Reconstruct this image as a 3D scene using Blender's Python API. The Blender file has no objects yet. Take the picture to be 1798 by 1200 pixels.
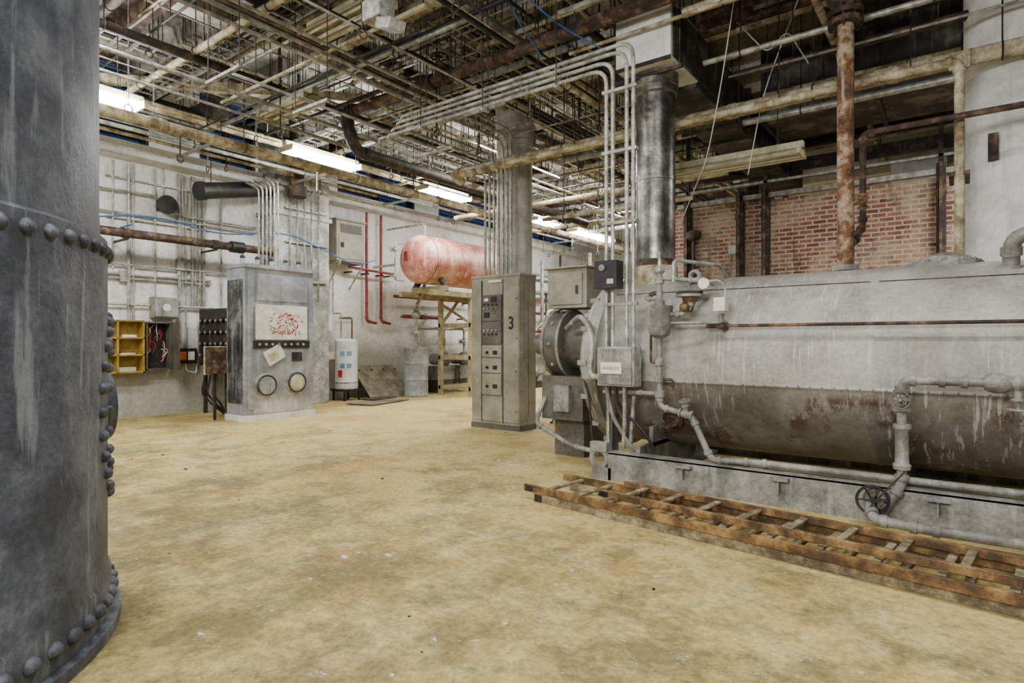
import bpy, bmesh, math, random
from mathutils import Vector, Matrix
random.seed(7)
PI=math.pi
def S(r,g,b):
    f=lambda c:(c/255/12.92) if c/255<=0.04045 else ((c/255+0.055)/1.055)**2.4
    return (f(r),f(g),f(b),1)
# ---------------- materials ----------------
def new_mat(name):
    m=bpy.data.materials.new(name); m.use_nodes=True
    nt=m.node_tree
    return m,nt,nt.nodes['Principled BSDF']
def coords(nt,scale=(1,1,1)):
    tc=nt.nodes.new('ShaderNodeTexCoord'); mp=nt.nodes.new('ShaderNodeMapping')
    mp.inputs['Scale'].default_value=scale
    nt.links.new(tc.outputs['Object'],mp.inputs['Vector']); return mp.outputs[0]
def noise(nt,vec,scale,detail=6,rough=.6):
    n=nt.nodes.new('ShaderNodeTexNoise'); n.inputs['Scale'].default_value=scale
    n.inputs['Detail'].default_value=detail; n.inputs['Roughness'].default_value=rough
    nt.links.new(vec,n.inputs['Vector']); return n.outputs['Fac']
def ramp(nt,fac,stops):
    r=nt.nodes.new('ShaderNodeValToRGB'); e=r.color_ramp.elements
    while len(e)<len(stops): e.new(.5)
    for i,(p,c) in enumerate(stops):
        e[i].position=p; e[i].color=c if len(c)==4 else (*c,1)
    nt.links.new(fac,r.inputs[0]); return r.outputs[0]
def mix(nt,fac,a,b,mode='MIX'):
    m=nt.nodes.new('ShaderNodeMix'); m.data_type='RGBA'; m.blend_type=mode
    for sock,val in ((m.inputs[0],fac),(m.inputs[6],a),(m.inputs[7],b)):
        if isinstance(val,(int,float)): sock.default_value=val
        elif isinstance(val,tuple): sock.default_value=val
        else: nt.links.new(val,sock)
    return m.outputs[2]
def bumpn(nt,bsdf,h,strength,dist=.02):
    b=nt.nodes.new('ShaderNodeBump'); b.inputs['Strength'].default_value=strength; b.inputs['Distance'].default_value=dist
    nt.links.new(h,b.inputs['Height']); nt.links.new(b.outputs[0],bsdf.inputs['Normal'])
W=(1,1,1,1); K=(0,0,0,1)
def G(v): return (v,v,v,1)
def M(name,c1,c2,c3=None,scale=4,rough=.75,metal=0,bump=.25,streak=None,sfac=.5,grit=.4,sscale=9,spos=.55,grime=.0,gcol=(.03,.025,.018,1)):
    m,nt,b=new_mat(name)
    v=coords(nt); n=noise(nt,v,scale,9,.68)
    st=[(.42,c1),(.58,c2)]
    if c3: st=[(.4,c1),(.52,c2),(.62,c3)]
    col=ramp(nt,n,st)
    g=noise(nt,v,scale*9,5,.7)
    if grit: col=mix(nt,grit,col,ramp(nt,g,[(.36,G(.25)),(.6,W)]),'MULTIPLY')
    if streak:
        vs=coords(nt,(1,1,.09)); s=noise(nt,vs,sscale,6,.65)
        f=ramp(nt,s,[(spos,K),(spos+.09,G(sfac))])
        col=mix(nt,f,col,streak)
    if grime:
        gn=noise(nt,v,1.3,10,.75); col=mix(nt,ramp(nt,gn,[(.5,K),(.64,G(grime))]),col,gcol)
    nt.links.new(col,b.inputs['Base Color'])
    b.inputs['Roughness'].default_value=rough; b.inputs['Metallic'].default_value=metal
    if bump: bumpn(nt,b,g,bump)
    return m
m_tank=M('riveted_steel_paint',S(58,62,70),S(82,87,96),S(108,112,117),scale=3.2,rough=.48,bump=.35,streak=S(160,164,168),sfac=.4,sscale=12,spos=.57,grime=.35,gcol=S(40,41,47))
m_grey=M('grey_enamel',S(104,102,95),S(138,136,127),S(160,157,148),scale=4,rough=.5,streak=S(186,184,176),sfac=.3,grime=.3)
m_mcc=M('mcc_paint',S(122,117,100),S(142,137,119),S(154,149,132),scale=2,rough=.5,bump=.08,grit=.15,grime=.15)
m_mccd=M('mcc_trim',S(80,76,66),S(102,98,87),scale=3,rough=.5,bump=.08)
m_cream=M('cream_pipe_lagging',S(132,118,86),S(188,176,142),S(224,216,190),scale=5,rough=.8,bump=.3,streak=S(90,66,40),sfac=.4,grime=.3,gcol=S(70,52,32))
m_white=M('white_lagging',S(204,204,198),S(228,228,222),S(240,240,236),scale=2.2,rough=.8,bump=.25,streak=S(170,164,150),sfac=.3,grit=.12,grime=.12,gcol=S(130,122,106))
m_colm=M('grey_column_paint',S(160,158,148),S(188,186,176),S(208,206,198),scale=2.2,rough=.7,bump=.2,streak=S(130,126,112),sfac=.4,grit=.2,grime=.2,gcol=S(100,94,80))
m_rust=M('rust_pipe',S(38,27,20),S(76,54,38),S(128,102,76),scale=7,rough=.7,bump=.4,grime=.3)
m_rust2=M('flaking_rust_pipe',S(70,48,32),S(124,84,54),S(174,158,132),scale=6,rough=.85,bump=.6,streak=S(180,170,148),sfac=.6)
m_brown=M('dark_brown_pipe',S(24,20,16),S(50,40,31),S(90,74,56),scale=7,rough=.6,bump=.3)
m_black=M('black_steel',S(16,16,16),S(32,31,30),S(58,56,52),scale=5,rough=.5,bump=.2)
m_flue=M('flue_steel',S(84,82,78),S(122,120,114),S(170,166,156),scale=3,rough=.3,metal=.75,bump=.12,streak=S(60,54,44),sfac=.4,sscale=7)
m_galv=M('galvanised_conduit',S(124,123,114),S(162,161,150),S(192,190,180),scale=9,rough=.4,metal=.25,bump=.1,grit=.3)
m_silver=M('silver_cabinet',S(150,154,160),S(184,188,193),S(220,223,226),scale=1.2,rough=.24,metal=.3,bump=.06,streak=S(90,90,90),sfac=.35,sscale=5,grit=.2,grime=.2,gcol=S(60,60,62))
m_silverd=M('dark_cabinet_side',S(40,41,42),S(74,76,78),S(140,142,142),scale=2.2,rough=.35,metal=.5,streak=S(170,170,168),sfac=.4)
m_red=M('red_tank_paint',S(184,104,86),S(214,148,128),S(232,192,176),scale=2,rough=.45,bump=.2,streak=S(236,222,210),sfac=.6,sscale=6,grime=.3,gcol=S(160,74,56))
m_redpipe=M('red_pipe',S(110,34,26),S(144,54,42),scale=6,rough=.5)
m_yellow=M('ochre_paint',S(150,118,40),S(184,150,62),scale=5,rough=.6)
m_wood=M('orange_wood',S(70,50,26),S(120,88,46),S(160,126,76),scale=6,rough=.6,bump=.2,grime=.5,gcol=S(40,30,18))
m_woodg=M('weathered_wood',S(96,84,60),S(140,126,94),S(176,162,128),scale=8,rough=.8,bump=.3,grime=.4,gcol=S(60,50,34))
m_beigew=M('beige_timber',S(140,128,92),S(176,164,124),scale=5,rough=.8)
m_paper=M('paper',S(205,200,186),S(228,226,216),scale=6,rough=.8,bump=0,grit=.08)
m_red2=M('red_ink',S(170,30,26),S(190,50,40),bump=0,grit=0)
m_ink=M('black_ink',S(18,18,18),S(28,28,28),bump=0,grit=0)
m_blue=M('blue_cable',S(28,70,120),S(40,90,150),rough=.5,bump=0)
m_heater=M('white_enamel',S(216,220,218),S(234,238,236),rough=.3,bump=0,grit=.08)
m_ltblue=M('label_blue',S(90,130,170),S(110,150,185),bump=0,grit=.05)
m_orange=M('orange_label',S(190,90,30),S(210,110,40),bump=0,grit=.05)
m_cu=M('brass_valve',S(100,78,44),S(140,114,70),rough=.45,metal=.5)
m_hood=M('lamp_hood_cream',S(170,164,128),S(206,200,166),rough=.6,bump=.1)
m_floorplate=M('steel_plate',S(100,92,74),S(138,128,104),scale=4,rough=.6)
m_drum=M('drum_grey',S(132,134,132),S(168,170,166),rough=.5,scale=3,streak=S(90,80,62),sfac=.4)
m_joist=M('ceiling_concrete',S(140,136,124),S(198,195,184),S(230,228,220),scale=1.1,rough=.95,bump=.3,grime=.55,gcol=S(54,50,42))
m_dark=M('dark_void',S(20,20,18),S(46,44,39),S(84,79,70),scale=1.5,rough=.9)
m_duct=M('black_duct',S(24,24,23),S(50,49,46),S(104,100,90),scale=2.5,rough=.55,streak=S(130,122,104),sfac=.35)
m_pil=M('patched_concrete',S(132,131,124),S(172,171,163),S(218,216,210),scale=2.2,rough=.9,bump=.4,streak=S(104,101,92),sfac=.4)
def boiler_mat():
    m,nt,b=new_mat('boiler_jacket')
    v=coords(nt); n=noise(nt,v,1.6,9,.68)
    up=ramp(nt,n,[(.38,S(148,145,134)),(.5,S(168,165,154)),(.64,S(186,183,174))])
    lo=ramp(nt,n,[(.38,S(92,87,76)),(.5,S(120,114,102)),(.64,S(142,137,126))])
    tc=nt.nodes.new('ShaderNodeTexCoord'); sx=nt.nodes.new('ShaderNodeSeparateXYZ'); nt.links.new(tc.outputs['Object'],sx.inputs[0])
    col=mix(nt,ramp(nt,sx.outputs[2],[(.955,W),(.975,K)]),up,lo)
    s=noise(nt,coords(nt,(1,.2,.03)),34,5,.55)
    sel=noise(nt,v,.9,3,.5)
    f=mix(nt,1.0,ramp(nt,s,[(.57,K),(.62,G(.55))]),ramp(nt,sel,[(.45,K),(.55,W)]),'MULTIPLY'); col=mix(nt,f,col,S(212,210,202))
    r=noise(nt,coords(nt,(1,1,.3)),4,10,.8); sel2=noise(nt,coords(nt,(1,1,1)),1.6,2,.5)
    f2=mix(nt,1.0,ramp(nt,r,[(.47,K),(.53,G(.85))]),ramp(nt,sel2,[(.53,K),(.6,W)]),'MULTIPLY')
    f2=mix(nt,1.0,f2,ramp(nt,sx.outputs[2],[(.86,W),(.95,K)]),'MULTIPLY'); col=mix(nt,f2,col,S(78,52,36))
    g=noise(nt,v,34,6,.75)
    col=mix(nt,.35,col,ramp(nt,g,[(.36,G(.35)),(.6,W)]),'MULTIPLY')
    gm=noise(nt,coords(nt,(.5,1,.6)),1.3,9,.75); col=mix(nt,ramp(nt,gm,[(.5,K),(.64,G(.5))]),col,S(78,72,60))
    nt.links.new(col,b.inputs['Base Color']); b.inputs['Roughness'].default_value=.36
    bumpn(nt,b,n,.2,.05); return m
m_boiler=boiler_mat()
def floor_mat():
    m,nt,b=new_mat('dusty_concrete_floor')
    v=coords(nt); n=noise(nt,v,.5,10,.66); n2=noise(nt,v,2.0,10,.72); n3=noise(nt,v,22,8,.75)
    col=ramp(nt,n,[(.38,S(166,144,82)),(.46,S(190,166,98)),(.53,S(202,180,110)),(.62,S(182,150,76))])
    col=mix(nt,ramp(nt,n2,[(.46,K),(.58,G(.5))]),col,S(206,190,136))
    n5=noise(nt,v,.8,8,.72); col=mix(nt,ramp(nt,n5,[(.53,K),(.62,G(.5))]),col,S(172,128,50))
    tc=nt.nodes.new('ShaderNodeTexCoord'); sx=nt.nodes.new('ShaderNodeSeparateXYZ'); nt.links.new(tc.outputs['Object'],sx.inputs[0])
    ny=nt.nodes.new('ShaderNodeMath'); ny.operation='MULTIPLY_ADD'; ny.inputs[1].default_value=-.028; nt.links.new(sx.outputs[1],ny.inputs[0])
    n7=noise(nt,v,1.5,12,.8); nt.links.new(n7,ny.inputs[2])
    col=mix(nt,ramp(nt,ny.outputs[0],[(.36,K),(.5,G(.8))]),col,S(104,95,56))  # light falloff painted in: darker toward the camera, broken up by stain noise
    n4=noise(nt,v,5,12,.82); col=mix(nt,ramp(nt,n4,[(.57,K),(.64,G(.6))]),col,S(86,78,50))
    n6=noise(nt,v,7,12,.82); col=mix(nt,ramp(nt,n6,[(.6,K),(.63,G(.8))]),col,S(230,227,212))
    col=mix(nt,.6,col,ramp(nt,n3,[(.36,G(.35)),(.58,W)]),'MULTIPLY')
    nt.links.new(col,b.inputs['Base Color']); b.inputs['Roughness'].default_value=.8
    bumpn(nt,b,n3,.5,.02); return m
def masonry(name,axes,c1,c2,mort,bw,bh,ms,paint=None,pf=.5,low=None,lowz=1.6,grimes=.35,p0=.44,gc=None):
    m,nt,b=new_mat(name)
    tc=nt.nodes.new('ShaderNodeTexCoord'); sx=nt.nodes.new('ShaderNodeSeparateXYZ'); cb=nt.nodes.new('ShaderNodeCombineXYZ')
    nt.links.new(tc.outputs['Object'],sx.inputs[0])
    nt.links.new(sx.outputs[axes[0]],cb.inputs[0]); nt.links.new(sx.outputs[axes[1]],cb.inputs[1])
    br=nt.nodes.new('ShaderNodeTexBrick'); br.inputs['Scale'].default_value=1
    br.inputs['Color1'].default_value=c1; br.inputs['Color2'].default_value=c2; br.inputs['Mortar'].default_value=mort
    br.inputs['Brick Width'].default_value=bw; br.inputs['Row Height'].default_value=bh; br.inputs['Mortar Size'].default_value=ms
    nt.links.new(cb.outputs[0],br.inputs['Vector'])
    v=coords(nt); n=noise(nt,v,1.1,9,.7); n3=noise(nt,v,14,6,.7)
    col=br.outputs[0]
    if paint: col=mix(nt,ramp(nt,n,[(p0,K),(p0+.14,G(pf))]),col,paint)
    if low:
        ad=nt.nodes.new('ShaderNodeMath'); ad.operation='MULTIPLY_ADD'; ad.inputs[1].default_value=1.2; nt.links.new(n,ad.inputs[0]); nt.links.new(sx.outputs[2],ad.inputs[2])
        sc=nt.nodes.new('ShaderNodeMath'); sc.operation='MULTIPLY'; sc.inputs[1].default_value=.2; nt.links.new(ad.outputs[0],sc.inputs[0])
        f=ramp(nt,sc.outputs[0],[((lowz+.35)*.2,G(.8)),((lowz+.85)*.2,K)])
        col=mix(nt,f,col,low)
    dk=noise(nt,coords(nt,(1,1,.35)),1.7,10,.75); col=mix(nt,ramp(nt,dk,[(.52,K),(.64,G(grimes))]),col,gc or S(110,102,84))
    col=mix(nt,.35,col,ramp(nt,n3,[(.34,G(.35)),(.62,W)]),'MULTIPLY')
    nt.links.new(col,b.inputs['Base Color']); b.inputs['Roughness'].default_value=.9
    bumpn(nt,b,br.outputs['Fac'],-.4,.01); return m
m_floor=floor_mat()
m_wallL=masonry('white_painted_block',(1,2),S(226,225,218),S(232,231,224),S(216,214,206),.4,.2,.006,S(240,240,236),.7,S(150,146,128),1.25)
m_wallB=masonry('white_painted_block_back',(0,2),S(226,225,218),S(232,231,224),S(216,214,206),.4,.2,.006,S(240,240,236),.7,S(170,166,150),1.2)
m_brick=masonry('old_red_brick',(0,2),S(104,54,42),S(164,106,80),S(182,174,158),.21,.075,.012,S(186,168,142),.85,None,1.6,.75,.45,S(48,42,36))
m_dbrick=masonry('dark_brick',(0,2),S(70,60,50),S(96,84,70),S(60,54,46),.3,.1,.012)
def emis(name,c,s):
    m,nt,b=new_mat(name); b.inputs['Base Color'].default_value=(.9,.9,.9,1)
    b.inputs['Emission Color'].default_value=c; b.inputs['Emission Strength'].default_value=s; return m
m_tube=emis('lit_fluorescent_tube',(.97,.99,1,1),85)
def glassm():
    m,nt,b=new_mat('blue_louver_glass'); b.inputs['Base Color'].default_value=S(36,48,78); b.inputs['Roughness'].default_value=.25
    b.inputs['Emission Color'].default_value=S(40,62,120); b.inputs['Emission Strength'].default_value=.5; return m
m_glass=glassm()
# ---------------- builder ----------------
class B:
    def __init__(s,name): s.name=name; s.bm=bmesh.new(); s.mats=[]; s.M=Matrix.Identity(4)
    def mi(s,m):
        if m not in s.mats: s.mats.append(m)
        return s.mats.index(m)
    def face(s,vs,i,sm=False):
        try: f=s.bm.faces.new(vs)
        except ValueError: return
        f.material_index=i; f.smooth=sm
    def v(s,p): return s.bm.verts.new(s.M@Vector(p))
    def box(s,x0,x1,y0,y1,z0,z1,m):
        i=s.mi(m); c=[s.v((x,y,z)) for x in(x0,x1) for y in(y0,y1) for z in(z0,z1)]
        for q in((0,1,3,2),(4,6,7,5),(0,4,5,1),(2,3,7,6),(0,2,6,4),(1,5,7,3)): s.face([c[k] for k in q],i)
    def beam(s,p0,p1,w,h,m,up=(0,0,1)):
        p0=Vector(p0);p1=Vector(p1);d=(p1-p0).normalized();u=Vector(up)
        if abs(d.dot(u))>.99:u=Vector((1,0,0))
        a=d.cross(u).normalized();b=a.cross(d).normalized();i=s.mi(m);c=[]
        for p in(p0,p1):
            for sx,sy in((-1,-1),(1,-1),(1,1),(-1,1)): c.append(s.v(p+a*sx*w/2+b*sy*h/2))
        s.face([c[3],c[2],c[1],c[0]],i);s.face(c[4:],i)
        for k in range(4): s.face([c[k],c[(k+1)%4],c[4+(k+1)%4],c[4+k]],i)
    def sweep(s,pts,r,m,seg=10,caps=True):
        pts=[Vector(p) for p in pts]; i=s.mi(m); n=len(pts); rings=[]
        rr=r if isinstance(r,(list,tuple)) else [r]*n
        t=(pts[1]-pts[0]).normalized(); u=Vector((0,0,1)) if abs(t.z)<.9 else Vector((1,0,0))
        a=t.cross(u).normalized()
        for k in range(n):
            if k==0: tt=(pts[1]-pts[0])
            elif k==n-1: tt=pts[-1]-pts[-2]
            else: tt=(pts[k+1]-pts[k]).normalized()+(pts[k]-pts[k-1]).normalized()
            if tt.length<1e-6: tt=t
            tt=tt.normalized()
            a=(a-tt*a.dot(tt)).normalized(); b=tt.cross(a)
            rings.append([s.v(pts[k]+(a*math.cos(2*PI*j/seg)+b*math.sin(2*PI*j/seg))*max(rr[k],1e-4)) for j in range(seg)])
        for k in range(n-1):
            for j in range(seg):
                s.face([rings[k][j],rings[k][(j+1)%seg],rings[k+1][(j+1)%seg],rings[k+1][j]],i,True)
        if caps: s.face(rings[0][::-1],i); s.face(rings[-1],i)
    def cyl(s,p0,p1,r,m,seg=16): s.sweep([p0,p1],r,m,seg)
    def lathe(s,o,ax,prof,m,seg=24):
        o=Vector(o);ax=Vector(ax).normalized(); u=Vector((0,0,1)) if abs(ax.z)<.9 else Vector((1,0,0))
        a=ax.cross(u).normalized(); b=ax.cross(a); i=s.mi(m); rings=[]
        for t,r in prof: rings.append([s.v(o+ax*t+(a*math.cos(2*PI*j/seg)+b*math.sin(2*PI*j/seg))*max(r,.0005)) for j in range(seg)])
        for k in range(len(prof)-1):
            for j in range(seg): s.face([rings[k][j],rings[k+1][j],rings[k+1][(j+1)%seg],rings[k][(j+1)%seg]],i,True)
        s.face(rings[0],i); s.face(rings[-1][::-1],i)
    def tube(s,pts,r,m,bend=.1,seg=10,collar=0):
        P=[Vector(p) for p in pts]; out=[P[0]]
        for k in range(1,len(P)-1):
            d0=(P[k]-P[k-1]);d1=(P[k+1]-P[k]); b=min(bend,d0.length*.49,d1.length*.49)
            a=P[k]-d0.normalized()*b; c=P[k]+d1.normalized()*b
            for q in range(6):
                t=q/5; out.append(a*(1-t)**2+P[k]*2*t*(1-t)+c*t*t)
            if collar:
                s.cyl(a-d0.normalized()*r*.7,a+d0.normalized()*r*.5,r*collar,m,12); s.cyl(c-d1.normalized()*r*.5,c+d1.normalized()*r*.7,r*collar,m,12)
        out.append(P[-1]); s.sweep(out,r,m,seg)
    def ball(s,c,r,m,sc=(1,1,1),u=12,v=8):
        i=s.mi(m); c=Vector(c); rings=[]
        for k in range(1,v):
            th=PI*k/v; rings.append([s.v(c+Vector((math.sin(th)*math.cos(2*PI*j/u)*sc[0],math.sin(th)*math.sin(2*PI*j/u)*sc[1],math.cos(th)*sc[2]))*r) for j in range(u)])
        top=s.v(c+Vector((0,0,r*sc[2])));bot=s.v(c-Vector((0,0,r*sc[2])))
        for j in range(u):
            s.face([top,rings[0][j],rings[0][(j+1)%u]],i,True); s.face([bot,rings[-1][(j+1)%u],rings[-1][j]],i,True)
            for k in range(v-2): s.face([rings[k][j],rings[k+1][j],rings[k+1][(j+1)%u],rings[k][(j+1)%u]],i,True)
    def ring(s,c,ax,R,r,m,seg=24,ts=8):
        c=Vector(c);ax=Vector(ax).normalized();u=Vector((0,0,1)) if abs(ax.z)<.9 else Vector((1,0,0))
        a=ax.cross(u).normalized();b=ax.cross(a);i=s.mi(m);Gq=[]
        for j in range(seg):
            d=a*math.cos(2*PI*j/seg)+b*math.sin(2*PI*j/seg)
            Gq.append([s.v(c+d*(R+r*math.cos(2*PI*k/ts))+ax*r*math.sin(2*PI*k/ts)) for k in range(ts)])
        for j in range(seg):
            for k in range(ts): s.face([Gq[j][k],Gq[(j+1)%seg][k],Gq[(j+1)%seg][(k+1)%ts],Gq[j][(k+1)%ts]],i,True)
    def wheel(s,c,ax,R,m,sp=4):
        s.ring(c,ax,R,R*.1,m,20,6); c=Vector(c);ax=Vector(ax).normalized();u=Vector((0,0,1)) if abs(ax.z)<.9 else Vector((1,0,0))
        a=ax.cross(u).normalized();b=ax.cross(a)
        for k in range(sp):
            d=a*math.cos(PI*k/sp)+b*math.sin(PI*k/sp); s.cyl(c-d*R,c+d*R,R*.07,m,6)
        s.cyl(c-ax*R*.2,c+ax*R*.2,R*.2,m,8)
    def valve(s,c,ax,r,m,stem=(0,0,1),mw=None):
        c=Vector(c);ax=Vector(ax).normalized();st=Vector(stem).normalized()
        s.lathe(c-ax*r*2.4,ax,[(0,r*1.7),(r*.6,r*1.7),(r*.6,r*1.1),(r*1.5,r*1.2),(r*2.4,r*1.7),(r*3.3,r*1.2),(r*4.2,r*1.1),(r*4.2,r*1.7),(r*4.8,r*1.7)],m,14)
        s.cyl(c,c+st*r*3,r*.9,m,10); s.cyl(c+st*r*2.8,c+st*r*3.3,r*1.3,m,10); s.cyl(c+st*r*3,c+st*r*5.4,r*.25,m,6)
        s.wheel(c+st*r*5,st,r*1.9,mw or m)
    def done(s,bevel=0,recalc=True):
        if recalc: bmesh.ops.recalc_face_normals(s.bm,faces=s.bm.faces)
        for e in s.bm.edges:
            if len(e.link_faces)==2 and e.calc_face_angle(0)>math.radians(38): e.smooth=False
        me=bpy.data.meshes.new(s.name); s.bm.to_mesh(me); s.bm.free()
        for m in s.mats: me.materials.append(m)
        o=bpy.data.objects.new(s.name,me); bpy.context.scene.collection.objects.link(o)
        if bevel:
            md=o.modifiers.new('b','BEVEL'); md.width=bevel; md.segments=2; md.limit_method='ANGLE'; md.angle_limit=math.radians(50)
        return o
CEIL=6.3
# ---------------- room shell ----------------
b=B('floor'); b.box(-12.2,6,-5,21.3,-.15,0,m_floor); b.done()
b=B('wall_left'); b.box(-12.2,-11.8,-5,21.3,0,4.85,m_wallL)
wins=[(-1.2,1.4),(2.1,4.7),(5.6,6.75),(8.8,11.3),(12.2,14.8),(15.7,19.6)]
edges=[-5]+[q for w in wins for q in w]+[21.3]
for k in range(0,len(edges),2): b.box(-12.2,-11.8,edges[k],edges[k+1],4.85,CEIL,m_wallL)
b.done()
for k,(y0,y1) in enumerate(wins):
    b=B('window_%d'%(k+1)); b.box(-12.15,-12.1,y0,y1,4.85,CEIL-.02,m_glass)
    for y in (y0,y1-.05,(y0+y1)/2): b.box(-12.1,-11.82,y,y+.05,4.85,CEIL-.02,m_black)
    z=4.9
    while z<CEIL-.1:
        b.beam((-11.95,y0+.03,z),(-11.95,y1-.03,z),.1,.012,m_black,up=(.6,0,.8)); z+=.11
    b.done()
b=B('wall_back'); b.box(-11.8,-4.4,21,21.3,0,CEIL,m_wallB); b.done()
b=B('wall_rear_bay'); b.box(-4.4,6,16,16.3,0,CEIL,m_dark); b.box(-4.4,-4.1,16.3,21.3,0,CEIL,m_dark); b.done()  # dark wall colour stands in for the shade of the unlit bay
b=B('wall_right'); b.box(5.7,6,-5,16,0,CEIL,m_dark); b.done()
b=B('wall_brick'); b.box(-4.4,5.7,11,11.3,0,3.82,m_brick); b.done()
b=B('trim_1'); b.box(-11.8,-11.5,-5,6.75,4.55,4.82,m_white); b.box(-11.8,-11.5,8.15,21,4.55,4.82,m_white); b.done(.02)
b=B('ceiling'); b.box(-12.2,6,-5,21.3,CEIL,CEIL+.2,m_joist); b.done()
b=B('ceiling_joists')
y=-4.5
while y<21: b.box(-12.1,5.65,y,y+.14,CEIL-.3,CEIL-.002,m_joist); y+=.8
for x in(-8.3,-3.6,1.2): b.box(x-.2,x+.2,-5,20.9,CEIL-.5,CEIL-.002,m_joist)
b.done()
b=B('chimney_pilaster'); b.box(-11.8,-11.15,6.8,8.1,0,CEIL-.02,m_pil); b.box(-11.8,-11.1,6.75,8.15,3.95,4.05,m_pil); b.done(.02)
# ---------------- riveted tank (near left) ----------------
C=Vector((-3.85,-.06,0))
b=B('riveted_storage_tank')
b.lathe(C,(0,0,1),[(0,1.36),(.05,1.36),(.05,1.32),(.22,1.32),(.24,1.305),(1.84,1.305),(1.86,1.275),(1.98,1.27),(4.4,1.27),(4.42,1.3),(4.6,1.3),(5.0,1.1),(5.25,.6),(5.3,.1)],m_tank,96)
def rivet(b,a,R,z,r=.032): b.ball(C+Vector((math.cos(a)*R,math.sin(a)*R,z)),r,m_tank,(1,1,1),8,6)
for k in range(72):
    a=2*PI*k/72; rivet(b,a,1.30,1.78,.034); rivet(b,a,1.32,.14,.034); rivet(b,a+.04,1.3,4.5)
for k in range(26):
    t=2*PI*k/26; a=math.radians(80)+.36*math.cos(t)
    rivet(b,a,1.31,1.02+.46*math.sin(t),.028)
for k in range(20):
    t=2*PI*k/20; a=math.radians(80)+.26*math.cos(t); rivet(b,a,1.31,1.02+.34*math.sin(t),.026)
a=math.radians(86); o=C+Vector((math.cos(a)*1.25,math.sin(a)*1.25,1.0)); b.lathe(o,(math.cos(a),math.sin(a),0),[(0,.25),(.05,.25),(.06,.2),(.1,.18),(.11,.08)],m_tank,28)
b.done()
# ---------------- boiler ----------------
BY,BZ,BR=6.33,1.13,.88
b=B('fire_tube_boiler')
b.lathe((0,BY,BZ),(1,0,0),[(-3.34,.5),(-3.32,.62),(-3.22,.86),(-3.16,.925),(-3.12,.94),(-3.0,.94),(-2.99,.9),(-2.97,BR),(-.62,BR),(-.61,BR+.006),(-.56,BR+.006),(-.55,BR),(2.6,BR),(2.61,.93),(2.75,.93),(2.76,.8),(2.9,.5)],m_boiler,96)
yy=BY-math.sqrt(BR**2-(.97-BZ)**2)
b.beam((-2.97,yy-.001,.97),(2.6,yy-.001,.97),.016,.022,m_boiler)
for k in range(60): b.ball((-2.9+.09*k,yy-.008,.97),.009,m_grey,(1,1,1),6,4)
for x in(-1.9,-.4,1.2): 
    for k in range(14):
        t0=PI+.18+k*.1; 
        b.beam((x,BY+math.cos(t0)*(BR+.002),BZ+math.sin(t0)*(BR+.002)),(x,BY+math.cos(t0+.1)*(BR+.002),BZ+math.sin(t0+.1)*(BR+.002)),.025,.008,m_boiler,up=(0,math.cos(t0),math.sin(t0)))
tj=math.radians(125); b.beam((-2.97,BY+math.cos(tj)*BR,BZ+math.sin(tj)*BR),(2.6,BY+math.cos(tj)*BR,BZ+math.sin(tj)*BR),.012,.006,m_brown,up=(0,math.cos(tj),math.sin(tj)))
for k in range(16):
    a=2*PI*k/16; b.box(-3.2,-3.1,BY+math.cos(a)*.93-.025,BY+math.cos(a)*.93+.025,BZ+math.sin(a)*.93-.025,BZ+math.sin(a)*.93+.025,m_grey)
for y0 in (5.2,7.3):
    b.box(-2.75,2.8,y0,y0+.02,0.02,.27,m_grey); b.box(-2.75,2.8,y0,y0+.14,.255,.275,m_grey); b.box(-2.75,2.8,y0,y0+.14,0,.02,m_grey)
for x in(-2.5,-.4,1.9):
    b.box(x,x+.04,5.3,7.34,0,.34,m_grey); b.box(x-.0,x+.04,5.6,7.06,.3,.5,m_grey)
    b.box(x,x+.16,5.3,7.34,.02,.05,m_grey)
for x in(-2.05,-1.25,-.2,.9): b.box(x,x+.14,5.12,5.25,.225,.25,m_grey); b.box(x+.06,x+.07,5.13,5.2,.12,.225,m_grey)
b.ring((-2.86,5.24,.2),(0,1,0),.085,.035,m_grey,20,6); b.box(-2.93,-2.72,5.2,5.28,0,.12,m_grey); b.box(-2.95,-2.77,5.2,5.28,.27,.36,m_grey)
b.box(-2.9,-2.84,5.46,5.6,0,.62,m_grey); b.box(-2.9,-2.84,7.1,7.24,0,.62,m_grey)
b.lathe((-.12,BY,BZ+BR-.04),(0,0,1),[(0,.27),(.05,.27),(.055,.2),(.1,.18),(.14,.05)],m_grey,28)
for k in range(12): b.ball((-.12+.235*math.cos(k*PI/6),BY+.235*math.sin(k*PI/6),BZ+BR+.02),.02,m_grey,(1,1,1),6,4)
b.ring((-2.25,BY-.15,BZ+BR+.03),(0,1,0),.05,.022,m_grey,16,6); b.box(-2.38,-2.15,BY-.18,BY-.12,BZ+BR-.04,BZ+BR+.01,m_grey)
b.lathe((-2.25,5.62,.62),(0,-.82,-.55),[(0,.1),(.05,.1),(.055,.07),(.09,.06)],m_rust,18)
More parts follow.
